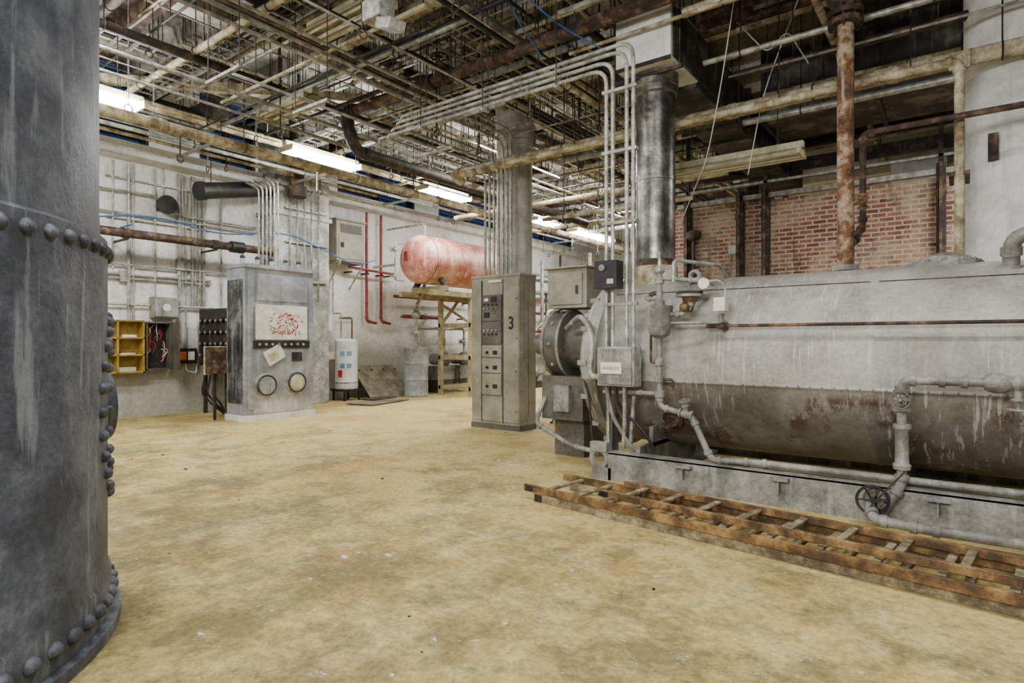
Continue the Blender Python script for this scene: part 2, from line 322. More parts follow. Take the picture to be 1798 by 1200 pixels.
# burner: round fan housing with hinged front, windbox, motor behind
b.lathe((0,BY-.15,1.32),(1,0,0),[(-4.0,.1),(-3.98,.26),(-3.93,.37),(-3.9,.4),(-3.7,.4),(-3.68,.3),(-3.3,.34)],m_mccd,36)
b.ring((-3.93,BY-.15,1.32),(1,0,0),.39,.022,m_grey,36,6); b.ring((-3.72,BY-.15,1.32),(1,0,0),.4,.018,m_grey,36,6)
b.lathe((-4.25,BY-.15,1.32),(1,0,0),[(0,.05),(.02,.13),(.2,.14),(.27,.12)],m_mccd,20)
for k in range(10):
    a=2*PI*k/10; b.ball((-3.82,BY-.15+.405*math.cos(a),1.32+.405*math.sin(a)),.022,m_grey,(1,1,1),6,5)
b.box(-3.95,-3.4,BY-.5,BY+.3,.45,.95,m_mccd); b.box(-3.9,-3.5,BY-.3,BY+.2,0,.45,m_mccd)
b.box(-3.75,-3.55,BY-.56,BY-.5,.55,.85,m_grey); b.tube([(-3.9,BY-.5,.7),(-3.98,BY-.6,.4),(-3.4,BY-.75,.22),(-3.0,BY-.85,.2)],.025,m_grey,.1,10,1.3)
b.tube([(-3.6,5.82,1.5),(-3.3,5.6,1.64),(-3.05,5.38,1.5),(-2.98,5.3,1.3),(-2.98,5.25,1.0),(-2.85,5.25,1.0)],.03,m_galv,.14)
b.tube([(-3.5,5.85,1.15),(-3.25,5.5,1.1),(-3.05,5.35,.8),(-3.0,5.35,.3)],.012,m_black,.1)
b.done()
b=B('burner_control_cabinet'); b.box(-3.95,-3.42,5.95,6.4,1.74,2.2,m_mcc); b.box(-3.9,-3.47,5.93,5.96,1.78,2.15,m_mcc)
b.box(-3.98,-3.39,5.9,6.42,2.2,2.22,m_mcc); b.box(-3.55,-3.52,5.91,5.93,1.9,2.0,m_black); b.done(.006)
b=B('shell_support_rod'); 
b.cyl((-1.72,5.4,1.49),(2.4,5.4,1.49),.014,m_rust,8); b.cyl((-1.72,5.55,1.49),(-1.72,5.36,1.49),.035,m_rust,10); b.cyl((-1.85,5.4,1.49),(-1.7,5.4,1.49),.022,m_rust,10); b.cyl((1.5,5.55,1.49),(1.5,5.38,1.49),.03,m_rust,10); b.done()
b=B('boiler_water_column')
b.tube([(-2.255,5.28,1.98),(-2.255,5.28,.74),(-1.95,5.28,.68),(-1.77,5.28,.3),(-1.4,5.3,.32),(2.6,5.3,.32)],.028,m_grey,.07,12,1.35)
b.lathe((-2.255,5.28,1.38),(0,0,1),[(0,.04),(.03,.09),(.12,.115),(.2,.105),(.26,.12),(.3,.12),(.31,.05),(.36,.045)],m_grey,20)
for z in (1.92,1.16,1.0,.86): b.cyl((-2.255,5.28,z-.03),(-2.255,5.28,z+.03),.045,m_grey,12)
b.tube([(-2.255,5.28,1.94),(-1.9,5.3,1.9),(-1.9,5.7,1.9)],.022,m_grey,.06,10,1.4)
b.tube([(-2.25,5.28,1.6),(-2.02,5.3,1.6),(-1.96,5.35,1.74),(-1.96,5.7,1.78)],.026,m_grey,.06,10,1.4)
b.cyl((-2.0,5.36,1.76),(-2.0,5.36,1.785),.12,m_grey,20); b.cyl((-2.0,5.36,1.79),(-2.0,5.36,1.81),.12,m_rust,20); b.lathe((-2.0,5.36,1.62),(0,0,1),[(0,.03),(.14,.07)],m_cu,14)
b.ball((-2.02,5.3,1.66),.05,m_cu)
b.tube([(-2.0,5.36,1.8),(-2.0,5.36,1.88),(-1.72,5.36,1.9),(-1.66,5.36,1.78),(-1.72,5.36,1.66)],.01,m_galv,.05,8)
b.box(-1.76,-1.66,5.3,5.42,1.62,1.74,m_paper); b.cyl((-1.71,5.36,1.6),(-1.71,5.36,1.52),.025,m_grey); b.tube([(-2.2,5.28,1.52),(-1.71,5.36,1.52),(-1.71,5.5,1.52)],.015,m_grey,.04)
b.tube([(-2.255,5.28,1.0),(-2.12,5.26,1.0),(-2.12,5.26,.9)],.013,m_rust,.03); b.wheel((-2.1,5.2,.92),(0,1,0),.04,m_rust)
b.tube([(-2.255,5.28,.86),(-2.5,5.3,.86),(-2.9,5.4,.84)],.022,m_grey,.05,10,1.3)
b.valve((-2.0,5.28,.69),(1,0,-.15),.026,m_grey,(0,-.3,1))
b.tube([(-2.12,5.28,1.9),(-2.12,5.28,2.1),(-1.9,5.9,2.1),(-1.9,6.1,2.0)],.018,m_galv,.06)
b.tube([(-2.35,5.3,1.5),(-2.35,5.3,1.15),(-2.3,5.3,1.15)],.012,m_rust,.03)
b.lathe((-2.255,5.28,1.98),(0,0,1),[(0,.03),(.02,.05),(.05,.05),(.07,.02),(.2,.012)],m_galv,12)
b.tube([(-2.255,5.28,1.75),(-2.4,5.3,1.75),(-2.42,5.5,1.82),(-2.42,5.75,1.85)],.018,m_grey,.04,8,1.4)
b.lathe((-1.85,5.33,1.87),(0,-1,0),[(0,.05),(.03,.05),(.032,.042)],m_paper,16)
b.done()
b=B('electrical_junction_box'); b.box(-2.85,-2.46,5.17,5.33,.92,1.30,m_galv); b.box(-2.83,-2.48,5.15,5.175,.94,1.28,m_grey)
b.box(-2.8,-2.58,5.14,5.152,1.04,1.15,m_paper); b.box(-2.78,-2.6,5.137,5.142,1.08,1.11,m_hood)
b.tube([(-2.8,5.25,.92),(-2.75,5.3,.6),(-2.6,5.35,.35),(-2.55,5.4,.28)],.02,m_grey,.1); b.tube([(-2.7,5.25,.92),(-2.7,5.32,.7),(-2.45,5.35,.5),(-2.35,5.4,.3)],.016,m_black,.1); b.tube([(-2.6,5.25,.92),(-2.62,5.3,.62),(-2.66,5.35,.3)],.02,m_galv,.1)
b.beam((-2.82,5.35,0.27),(-2.82,5.35,2.2),.045,.03,m_galv); b.beam((-2.6,5.38,.3),(-2.55,5.38,.92),.04,.03,m_galv); b.done(.004)
b=B('burner_switch_box'); b.box(-2.86,-2.62,5.12,5.27,1.86,2.13,m_black); b.ball((-2.77,5.115,2.06),.022,m_galv); b.cyl((-2.77,5.12,2.06),(-2.77,5.1,2.06),.032,m_galv); b.box(-2.72,-2.65,5.112,5.122,1.9,1.95,m_galv); b.done(.008)
b=B('conduit_rack')
for i in range(4):
    xd=[-2.82,-2.75,-2.60,-2.53][i]; zt=4.06+.065*i; xr=-6.13+.09*i
    b.tube([(xd,5.3,1.28),(xd,5.3,zt),(xr,5.3,zt),(xr,7.42,zt),(xr,7.42,2.32)],.02,m_galv,.17,8)
for i in range(3):
    xr=-5.77+.08*i; b.tube([(xr,1.0,4.5+.07*i),(xr,7.42,4.5+.07*i),(xr,7.42,2.32)],.02,m_galv,.17,8)
for x in(-3.4,-4.4,-5.4):
    b.box(x,x+.04,5.24,5.36,4.0,4.02,m_galv); b.cyl((x+.02,5.25,4.02),(x+.02,5.25,CEIL-.01),.006,m_brown,6); b.cyl((x+.02,5.35,4.02),(x+.02,5.35,CEIL-.01),.006,m_brown,6)
for y in(6.0,6.9,3,4): b.box(-6.2,-5.55,y,y+.04,3.99,4.02,m_galv); b.cyl((-6.18,y+.02,4.02),(-6.18,y+.02,CEIL-.01),.006,m_brown,6); b.cyl((-5.57,y+.02,4.02),(-5.57,y+.02,CEIL-.01),.006,m_brown,6)
for z in(1.7,2.5,3.2,3.8): b.box(-2.86,-2.49,5.275,5.34,z,z+.03,m_galv)
b.done()
b=B('boiler_flue_stack')
b.lathe((-2.75,BY,1.9),(0,0,1),[(0,.25),(.1,.25),(.28,.24),(.29,.215)],m_cream,32)
b.lathe((-2.75,BY,2.18),(0,0,1),[(0,.215),(.95,.215),(.955,.222),(1.0,.222),(1.005,.215),(1.9,.215),(1.92,.24),(1.99,.24),(2.0,.25),(2.13,.25)],m_flue,40)
b.cyl((-2.75,BY,2.18),(-2.75,BY,2.26),.219,m_rust,32)
b.done()
b=B('exhaust_duct'); b.box(-3.05,-2.42,5.95,6.75,4.32,4.92,m_white); b.box(-3.03,-2.44,6.75,12.5,4.28,4.92,m_duct)
b.box(-2.44,-2.40,6.0,7.6,4.34,4.88,m_duct)
b.box(-3.05,-2.42,5.94,5.96,4.30,4.34,m_brown)
for y in(7.6,8.8,10,11.2): b.box(-3.08,-2.4,y,y+.05,4.24,4.96,m_black)
for y in(6.1,8.2,10.4):
    for x in(-3.14,-2.38): b.cyl((x,y,4.24),(x,y,CEIL-.01),.01,m_brown,6)
    b.box(-3.17,-2.35,y-.02,y+.02,4.24,4.28,m_brown)
b.done(.01)
b=B('overhead_breeching_duct'); b.box(-2.3,5.0,9.0,10.1,4.5,5.5,m_duct)
for x in(-2.3,-.9,.5,1.9): b.box(x,x+.06,8.96,10.14,4.46,5.54,m_black)
for x in(-1.5,1): 
    for y in(8.98,10.12): b.cyl((x,y,4.5),(x,y,CEIL-.01),.012,m_brown,6)
b.done(.01)
b=B('rusty_riser_pipe'); X=-.87
b.cyl((X,BY,BZ+BR-.03),(X,BY,5.3),.072,m_rust2,24); b.cyl((X,BY,BZ+BR),(X,BY,BZ+BR+.05),.11,m_grey,24)
for z in(4.3,4.38): b.cyl((X,BY,z),(X,BY,z+.05),.15,m_rust,24)
b.lathe((X,BY,4.45),(0,0,1),[(0,.1),(.1,.16),(.25,.18),(.4,.16),(.5,.1)],m_rust,20)
for k in range(8): b.cyl((X+.125*math.cos(k*PI/4),BY+.125*math.sin(k*PI/4),4.27),(X+.125*math.cos(k*PI/4),BY+.125*math.sin(k*PI/4),4.47),.014,m_black,6)
b.tube([(X,BY,5.2),(X,BY,5.35),(3,BY,5.35)],.08,m_rust,.15,16); b.cyl((X,BY,5.3),(X,BY,CEIL-.01),.015,m_brown,8)
b.done()
b=B('white_lagged_column'); b.lathe((.48,7.85,0),(0,0,1),[(0,.47),(4.0,.47),(4.02,.455),(4.05,.47),(5.0,.47),(5.4,.54),(5.8,.72),(CEIL-.02,.8)],m_white,48)
b.box(.2,.28,7.34,7.44,3.1,3.35,m_rust); b.done()
b=B('concrete_column'); b.lathe((-6.0,8.03,0),(0,0,1),[(0,.3),(3.0,.3),(4.55,.3),(4.57,.32),(5.3,.32),(5.5,.4),(5.9,.6),(CEIL-.02,.62)],m_colm,12); b.done()
def xpipe(name,y,z,r,x0,x1,m,hs=1.7,extra=None,seg=14):
    b=B(name); b.cyl((x0,y,z),(x1,y,z),r,m,seg)
    x=x0+.4
    while x<x1-.1:
        b.ring((x,y,z),(1,0,0),r+.008,.008,m_brown,14,5); b.cyl((x,y,z+r),(x,y,CEIL-.01),.008,m_brown,6)
        if r>.05: b.cyl((x+.7,y,z),(x+.78,y,z),r*1.12,m,seg)
        x+=hs
    if extra: extra(b)
    b.done()
def ypipe(name,x,z,r,y0,y1,m,hs=2.1,extra=None,seg=14):
    b=B(name); b.cyl((x,y0,z),(x,y1,z),r,m,seg)
    y=y0+.5
    while y<y1-.1:
        b.ring((x,y,z),(0,1,0),r+.008,.008,m_brown,14,5); b.cyl((x,y,z+r),(x,y,CEIL-.01),.008,m_brown,6)
        if r>.05: b.cyl((x,y+.9,z),(x,y+.98,z),r*1.12,m,seg)
        y+=hs
    if extra: extra(b)
    b.done()
def e3(b): b.tube([(-6.45,7.2,4.07),(-6.6,7.2,4.07),(-6.6,7.4,4.0)],.085,m_cream,.1,14); b.valve((-6.2,7.2,4.07),(1,0,0),.05,m_cream,(0,0,-1))
xpipe('lagged_steam_pipe',7.2,4.07,.08,-6.5,5.5,m_cream,1.6,e3,18)
b=B('white_water_pipe'); b.tube([(-5.4,6.98,3.98),(-.02,6.98,3.98),(-.02,6.98,.5)],.042,m_cream,.08,14,1.3)
for x in(-4.2,-1.6,-.4): b.cyl((x,6.98,4.0),(x,6.98,CEIL-.01),.007,m_brown,6)
b.box(-.1,.06,6.96,7.0,3.9,4.06,m_cream); b.box(-.1,.06,6.95,7.38,2.9,2.94,m_rust)
b.cyl((-.02,6.98,.5),(-.02,6.98,0),.06,m_grey); b.done()
b=B('brown_drain_pipe'); b.tube([(3.5,6.85,3.42),(-.79,6.85,3.42),(-.79,6.85,2.5),(-.84,6.6,2.3),(-.86,6.36,2.3)],.03,m_rust,.06,12,1.4); b.valve((-.79,6.85,2.75),(0,0,1),.026,m_cu,(0,-1,0))
b.cyl((1,6.85,3.42),(1,6.85,CEIL-.01),.007,m_brown,6); b.done()
b=B('cream_stub_pipe'); b.cyl((-.98,7.3,0),(-.98,7.3,CEIL-.02),.03,m_cream); b.done()
b=B('wall_steel_framing')
for x in(-4.1,-3.15,-2.72,-.25,.2): b.box(x-.06,x+.06,10.86,10.995,0,4.0,m_brown); b.box(x-.07,x+.07,10.85,10.87,3.5,3.62,m_rust); b.box(x-.02,x+.02,10.8,10.86,0,4.0,m_rust)
b.box(-4.3,5.5,10.88,10.995,3.84,3.92,m_galv); b.box(-4.3,5.5,10.9,10.96,4.1,4.14,m_galv)
for x in(-4.1,-2.72,-.25,1.6,3.2): b.box(x-.03,x+.03,10.9,10.96,3.9,CEIL-.02,m_brown)
b.box(-3.3,-3.18,10.74,10.8,2.9,3.05,m_galv)
b.cyl((-3.95,10.8,1.5),(-3.95,10.8,3.3),.03,m_brown); b.lathe((-3.95,10.8,3.2),(0,0,1),[(0,.03),(.05,.12),(.15,.14),(.2,.05)],m_brown,16)
b.done()
b=B('rear_bay_ducting'); b.box(-3.4,5,13.5,14.8,4.6,5.6,m_white); b.box(-1.0,-.2,12.4,13.3,3.9,4.6,m_white); b.lathe((-.6,12.85,3.6),(0,0,1),[(0,.5),(.3,.15),(1.0,.12)],m_white,20)
for x in(-3,0,3): b.box(x,x+.1,13.4,13.5,0,CEIL-.02,m_brown)
b.box(-4,5,12.2,12.35,5.0,5.25,m_brown); b.box(-4,5,11.5,11.6,4.4,4.6,m_brown)
b.done()
b=B('blowdown_piping')
b.tube([(1.6,5.18,1.07),(-.05,5.18,1.07),(-.35,5.18,1.07),(-.35,5.18,.3),(-.48,5.1,.08)],.032,m_grey,.06,14,1.4)
b.valve((.3,5.18,1.07),(1,0,0),.035,m_grey,(0,.0,-.4)); b.lathe((.12,5.18,1.07),(1,0,0),[(0,.05),(.04,.07),(.1,.07),(.14,.05)],m_grey,14)
b.tube([(.26,5.18,1.07),(.26,5.45,1.07),(.26,5.7,1.07)],.03,m_grey,.05)
b.valve((-.35,5.18,.92),(0,0,1),.032,m_grey,(0,-1,.1),m_mccd)
b.lathe((-.35,5.18,.42),(0,0,1),[(0,.055),(.03,.06),(.05,.045),(.28,.045),(.3,.06),(.33,.055)],m_grey,16)
b.wheel((-.52,5.03,.2),(.2,-1,0),.1,m_black,3); b.wheel((-.5,5.08,.2),(.2,-1,0),.08,m_rust,2); b.beam((-.56,4.98,.12),(-.32,4.96,.44),.03,.012,m_brown)
b.tube([(-.55,5.08,.18),(-.5,4.92,.09),(-.2,4.9,.08),(2.0,4.9,.08)],.035,m_grey,.06,14,1.3)
b.done()
b=B('boiler_water_outlet'); b.tube([(.3,5.98,1.9),(.3,5.9,2.16),(1.6,5.9,2.2)],.055,m_grey,.12,16,1.25); b.cyl((.3,6.0,1.86),(.3,5.98,1.94),.09,m_grey,16); b.done()
# ---------------- MCC panel ----------------
b=B('motor_control_center'); x0,x1,y0,y1=-6.22,-5.28,7.2,7.62
b.box(x0,x1,y0,y1,.06,2.36,m_mcc); b.box(x0-.01,x1+.01,y0-.012,y1+.01,0,.08,m_mccd); b.box(x0-.012,x1+.012,y0-.015,y1+.01,2.34,2.38,m_mcc)
b.box(x0+.01,x0+.2,y0-.015,y0,.12,2.3,m_mcc); b.box(x1-.3,x1-.01,y0-.015,y0,.12,2.3,m_mcc); b.box(x0+.22,x1-.32,y0-.015,y0,.12,.5,m_mcc)
b.box(x0+.207,x0+.217,y0-.012,y0,.1,2.3,m_ink); b.box(x1-.318,x1-.304,y0-.012,y0,.1,2.3,m_ink)
zz=[.52,.86,1.1,1.3,1.66,2.08]
for k in range(5):
    b.box(x0+.23,x1-.33,y0-.03,y0,zz[k]+.008,zz[k+1]-.008,m_mccd if k in(3,4) else m_mcc)
for z in(1.86,1.92,1.52,1.46):
    for x in(0,.08,.16,.24): b.cyl((x0+.28+x,y0-.03,z),(x0+.28+x,y0-.05,z),.016,m_ink if z in(1.92,1.46) else m_galv,10)
b.box(x0+.28,x0+.36,y0-.04,y0-.03,1.97,2.02,m_paper); b.box(x0+.42,x0+.52,y0-.045,y0-.03,1.96,2.04,m_ink); b.box(x0+.28,x0+.38,y0-.045,y0-.03,1.72,1.8,m_ink)
for z in(.95,1.18,.66): b.cyl((x0+.34,y0-.03,z),(x0+.34,y0-.06,z),.022,m_ink,10); b.box(x0+.45,x0+.53,y0-.042,y0-.03,z-.03,z+.03,m_ink)
for z in(.3,.9,1.4,2.0): b.cyl((x1-.05,y0-.015,z),(x1-.05,y0-.03,z),.014,m_mccd,8)
b.box(x0+.35,x0+.6,y0-.02,y0-.012,2.26,2.3,m_paper)
b.box(x1,x1+.012,y0+.03,y1-.03,.15,2.3,m_mcc); b.box(x1+.012,x1+.02,y0+.2,y0+.207,.2,2.25,m_mccd)
mcc=b.done(.004)
cu=bpy.data.curves.new('panel_number','FONT'); cu.body='3'; cu.size=.27; cu.extrude=.002; cu.align_x='CENTER'; cu.align_y='CENTER'; cu.offset=.006
t=bpy.data.objects.new('panel_number',cu); bpy.context.scene.collection.objects.link(t); t.location=(-5.43,7.183,1.62); t.rotation_euler=(PI/2,0,0); t.scale=(.85,1,1); cu.materials.append(m_ink); t.parent=mcc
b=B('disconnect_switch_rack'); 
b.box(-5.5,-5.42,8.6,8.68,0,1.75,m_black); b.box(-4.9,-4.82,8.6,8.68,0,1.75,m_black)
b.box(-5.5,-5.05,8.45,8.62,1.0,1.75,m_black); b.box(-5.45,-5.1,8.42,8.62,.55,.95,m_black); b.box(-5.04,-4.85,8.5,8.62,.7,1.3,m_black)
b.box(-5.02,-4.95,8.44,8.5,1.35,1.7,m_mccd); b.cyl((-5.2,8.44,1.5),(-5.2,8.38,1.5),.03,m_galv)
for x in(-5.4,-5.3,-5.2,-5.1): b.tube([(x,8.5,1.0),(x+.03,8.4,.5),(x-.06,8.42,.05),(x+.02,8.2,.02)],.018,m_black,.1,8)
b.done(.006)
b=B('burner_pedestal'); b.box(-4.95,-4.0,8.9,9.9,0,.95,m_dbrick); b.box(-4.9,-4.1,8.95,9.8,.95,1.9,m_grey); b.lathe((-4.95,9.35,1.4),(-1,0,0),[(0,.4),(.1,.42),(.15,.3),(.4,.28),(.42,.1)],m_mccd,24); b.box(-4.95,-4.2,9.0,9.6,1.9,2.65,m_mcc); b.done(.008)
# ---------------- control cabinet (silver) ----------------
b=B('boiler_control_cabinet'); X=-9.57
b.box(-10.15,X,5.28,6.6,.1,2.62,m_silver); b.box(-10.17,X+.03,5.25,6.63,0,.1,m_white); b.box(-10.17,X+.03,5.26,6.62,2.6,2.66,m_silver)
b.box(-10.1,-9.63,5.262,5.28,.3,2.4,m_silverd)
b.box(X,X+.015,5.5,6.46,2.05,2.5,m_silver); b.box(X,X+.02,5.33,5.42,.2,2.5,m_silver); b.box(X,X+.02,6.5,6.57,.2,2.5,m_silver)
b.box(X,X+.04,5.42,6.5,1.24,1.36,m_black)
for k in range(8): b.cyl((X+.04,5.52+.12*k,1.3),(X+.06,5.52+.12*k,1.3),.022,m_galv,10)
b.box(X,X+.03,5.47,6.45,1.38,1.98,m_paper)
random.seed(3)
for k in range(75):
    y=5.72+random.random()*.62; z=1.48+random.random()*.36; L=.02+random.random()*.07; a=random.choice([.5,.7,-.6,0,1.5])
    b.beam((X+.033,y-L*math.cos(a)/2,z-L*math.sin(a)/2),(X+.033,y+L*math.cos(a)/2,z+L*math.sin(a)/2),.012,.004,random.choice([m_red2,m_red2,m_ink]),up=(1,0,0))
b.box(X,X+.015,5.42,6.5,.12,1.22,m_silver)
for(y,z)in((5.64,.60),(6.22,.62)):
    b.lathe((X+.01,y,z),(1,0,0),[(0,.2),(.05,.2),(.055,.165),(.07,.16),(.075,.15)],m_galv,32); b.ring((X+.08,y,z),(1,0,0),.17,.014,m_black,28,6)
    b.cyl((X+.07,y,z),(X+.09,y,z),.145,m_silver,28)
b.cyl((X+.08,6.22,.62),(X+.095,6.22,.62),.12,m_hood,24)
b.M=Matrix.Translation((X+.05,5.8,1.12))@Matrix.Rotation(math.radians(28),4,'X'); b.box(-.03,.0,-.17,.17,-.13,.13,m_paper); b.box(0,.004,-.12,.06,-.08,.06,m_hood); b.M=Matrix.Identity(4)
b.box(X,X+.03,6.15,6.35,1.0,1.16,m_black)
for k in range(5): b.cyl((-9.85,5.4+.27*k,2.66),(-9.85,5.4+.27*k,2.78),.04,m_silver,12); b.ball((-9.85,5.4+.27*k,2.8),.045,m_black)
for k in range(6):
    y=5.75+.075*k; b.tube([(-9.95,y,2.62),(-9.95,y,4.05+.04*k),(-10.6,y+.1,4.3+.04*k),(-11.1,y+.9,4.4)],.014,m_galv,.12,8)
b.done(.006)
b=B('black_breaker_panel'); b.box(-11.5,-10.2,5.45,6.3,.9,1.95,m_black); b.box(-11.45,-10.25,5.43,5.46,.95,1.9,m_brown)
for x in(-11.45,-10.3): 
    for y in(5.5,6.2): b.box(x,x+.06,y,y+.06,0,.9,m_brown)
for r in range(4):
    for c in range(6): b.cyl((-11.3+.19*c,5.43,1.1+.21*r),(-11.3+.19*c,5.37,1.1+.21*r),.045,m_black,12); b.cyl((-11.3+.19*c,5.375,1.1+.21*r),(-11.3+.19*c,5.36,1.1+.21*r),.025,m_galv,8)
for r in range(3): b.tube([(-11.3+.2*r,5.5,.9),(-11.3+.2*r,5.4,.4),(-10.9+.2*r,5.35,.25),(-10.8,5.6,.0)],.02,m_black,.1,8)
b.box(-10.35,-10.15,5.0,5.4,.8,1.25,m_rust); b.box(-10.36,-10.33,4.98,5.4,.78,1.27,m_cream); b.box(-10.27,-10.23,5.1,5.14,0,.8,m_brown); b.box(-10.27,-10.23,5.3,5.34,0,.8,m_brown)
b.done(.005)
# ---------------- wall-mounted items left ----------------
b=B('yellow_key_cabinet'); 
b.box(-11.8,-11.77,3.7,4.53,.8,1.72,m_yellow)
for z in(.8,1.1,1.4,1.7): b.box(-11.8,-11.55,3.7,4.53,z,z+.025,m_yellow)
for y in(3.7,4.1,4.505): b.box(-11.8,-11.55,y,y+.025,.8,1.72,m_yellow)
b.box(-11.76,-11.6,4.2,4.42,1.425,1.47,m_paper); b.box(-11.76,-11.6,4.18,4.4,1.125,1.15,m_paper); b.box(-11.76,-11.62,4.15,4.42,.825,.9,m_hood); b.box(-11.76,-11.62,3.8,4.0,1.125,1.2,m_ltblue); b.done()
b=B('open_fuse_panel'); b.box(-11.8,-11.78,4.58,5.0,.84,1.7,m_black)
for q in((4.58,4.6,.84,1.7),(4.98,5.0,.84,1.7),(4.58,5.0,.84,.86),(4.58,5.0,1.68,1.7)): b.box(-11.8,-11.6,*q,m_mccd)
random.seed(5)
for k in range(26):
    y=4.64+random.random()*.3; z=.9+random.random()*.6; b.tube([(-11.77,y,z),(-11.7,y+random.uniform(-.06,.06),z+.08),(-11.7,y+random.uniform(-.08,.06),z+.18),(-11.77,y,z+.24)],.006,random.choice([m_redpipe,m_red2,m_ink,m_paper]),.04,6)
b.box(-11.62,-11.59,5.0,5.02,.84,1.7,m_mccd); b.box(-11.6,-11.3,5.0,5.02,.84,1.7,m_mccd); b.done()
b=B('wall_relay_box'); b.box(-11.8,-11.62,4.7,5.14,1.78,2.16,m_mcc); b.box(-11.62,-11.6,4.72,5.12,1.8,2.14,m_grey); b.lathe((-11.6,4.92,1.97),(1,0,0),[(0,.07),(.01,.07),(.012,.05)],m_paper,16); b.done(.01)
b=B('meter_box'); b.box(-11.8,-11.64,5.12,5.48,.93,1.22,m_black); b.box(-11.64,-11.63,5.16,5.28,1.0,1.16,m_orange); b.box(-11.64,-11.63,5.31,5.43,1.0,1.16,m_paper); b.tube([(-11.7,5.3,.93),(-11.7,5.3,.8),(-11.72,5.5,.75),(-11.72,5.52,1.2),(-11.75,5.52,1.8)],.012,m_paper,.06,8); b.done(.006)
b=B('alarm_horn'); b.box(-11.8,-11.7,4.83,5.03,3.75,3.95,m_black); b.lathe((-11.72,4.93,3.85),(1,-.2,-.1),[(0,.05),(.1,.06),(.2,.12),(.24,.17)],m_black,20); b.cyl((-11.76,4.93,3.95),(-11.76,4.93,4.55),.012,m_galv,8); b.done()
b=B('wall_conduits')
for i,(y,z0,z1) in enumerate([(4.35,1.72,4.5),(4.42,1.72,4.5),(4.78,2.16,4.5),(5.2,1.3,4.5),(5.26,2.3,4.5),(5.32,1.22,4.5),(5.44,2.0,4.5),(5.5,2.0,4.5),(5.58,1.9,4.5),(5.66,1.0,4.5),(4.1,2.6,4.5),(6.0,.5,4.5)]):
    b.cyl((-11.75,y,z0),(-11.75,y,z1),.018 if i%3 else .03,m_galv,8)
for z in(2.45,2.52,3.5,4.2): b.box(-11.8,-11.74,4.0,5.8,z,z+.03,m_galv)
for z in(3.6,2.0,2.7): b.cyl((-11.72,0,z),(-11.72,6.7,z),.018,m_galv,8)
b.tube([(-11.7,3,3.95),(-11.7,4.8,4.0),(-11.7,5.1,3.7),(-11.7,6.7,3.7)],.02,m_galv,.2,8)
b.box(-11.8,-11.72,5.15,5.4,2.7,2.9,m_galv); b.box(-11.8,-11.72,4.2,4.32,2.4,2.6,m_galv)
b.done()
b=B('brown_wall_pipe'); b.cyl((-11.2,-1,3.17),(-11.2,6.78,3.17),.075,m_rust,16)
for y in(.5,2.5,4.1,5.6): b.box(-11.8,-11.18,y,y+.04,3.06,3.09,m_brown); b.cyl((-11.2,y-.05,3.17),(-11.2,y+.05,3.17),.09,m_rust,16)
b.cyl((-11.2,5.9,3.17),(-11.2,6.15,3.17),.11,m_black,16); b.done()
b=B('blue_hose'); b.tube([(-10.95,3.4,3.3),(-10.95,4.5,3.5),(-10.95,5.6,3.3),(-10.5,6.6,3.5),(-10.6,8.4,3.0),(-10.7,9,3.2)],.012,m_blue,.5,8); b.tube([(-11.15,4.0,3.24),(-10.95,4.1,3.28)],.01,m_blue); b.done()
b=B('black_breeching_pipe'); b.cyl((-10.9,5.2,4.05),(-11.3,6.9,4.5),.15,m_black,24); b.cyl((-10.89,5.15,4.04),(-10.91,5.25,4.06),.17,m_black,24); b.cyl((-10.95,5.4,4.1),(-10.95,5.4,CEIL-.01),.01,m_brown,6); b.done()
b=B('brown_vent_cap'); b.lathe((-10.85,7.1,4.3),(0,0,1),[(0,.18),(.2,.2),(.22,.14),(1.9,.14)],m_rust,20); b.done()
b=B('pilaster_conduits')
for k in range(5): b.cyl((-11.1,7.1+.17*k,2.2),(-11.1,7.1+.17*k,4.5),.02,m_galv,8)
for z in(2.6,3.4,4.1): b.box(-11.15,-11.09,7.0,8.0,z,z+.03,m_galv)
b.done()
b=B('water_heater'); o=(-11.3,8.67,.27)
b.lathe(o,(0,0,1),[(0,.25),(.02,.262),(.18,.262),(.185,.256),(.2,.256),(.96,.256),(.97,.262),(1.1,.262),(1.13,.22),(1.15,.08)],m_heater,36)
b.cyl((-11.3,8.67,.4),(-11.3,8.67,.43),.268,m_galv,36)
for z,mm in((1.08,m_ltblue),(.8,m_ltblue)): 
    for a in(-.9,-.3): b.M=Matrix.Translation((-11.3,8.67,z))@Matrix.Rotation(a-.1,4,'Z'); b.box(.25,.268,-.05,.05,-.05,.05,mm); b.M=Matrix.Identity(4)
b.M=Matrix.Translation((-11.3,8.67,.62))@Matrix.Rotation(-1.2,4,'Z'); b.box(.25,.268,-.05,.05,-.08,.08,m_red2); b.M=Matrix.Identity(4)
for sx in(-.2,.2):
    for sy in(-.2,.2): b.box(-11.3+sx-.02,-11.3+sx+.02,8.67+sy-.02,8.67+sy+.02,0,.25,m_black)
b.box(-11.55,-11.05,8.42,8.92,.22,.27,m_black)
b.tube([(-11.4,8.6,1.4),(-11.4,8.6,2.0),(-11.7,8.6,2.0),(-11.7,8.6,3)],.018,m_galv,.06,8); b.tube([(-11.2,8.75,1.4),(-11.2,8.75,1.9),(-11.7,8.75,1.9),(-11.7,9.1,1.9)],.018,m_cu,.06,8)
b.done()
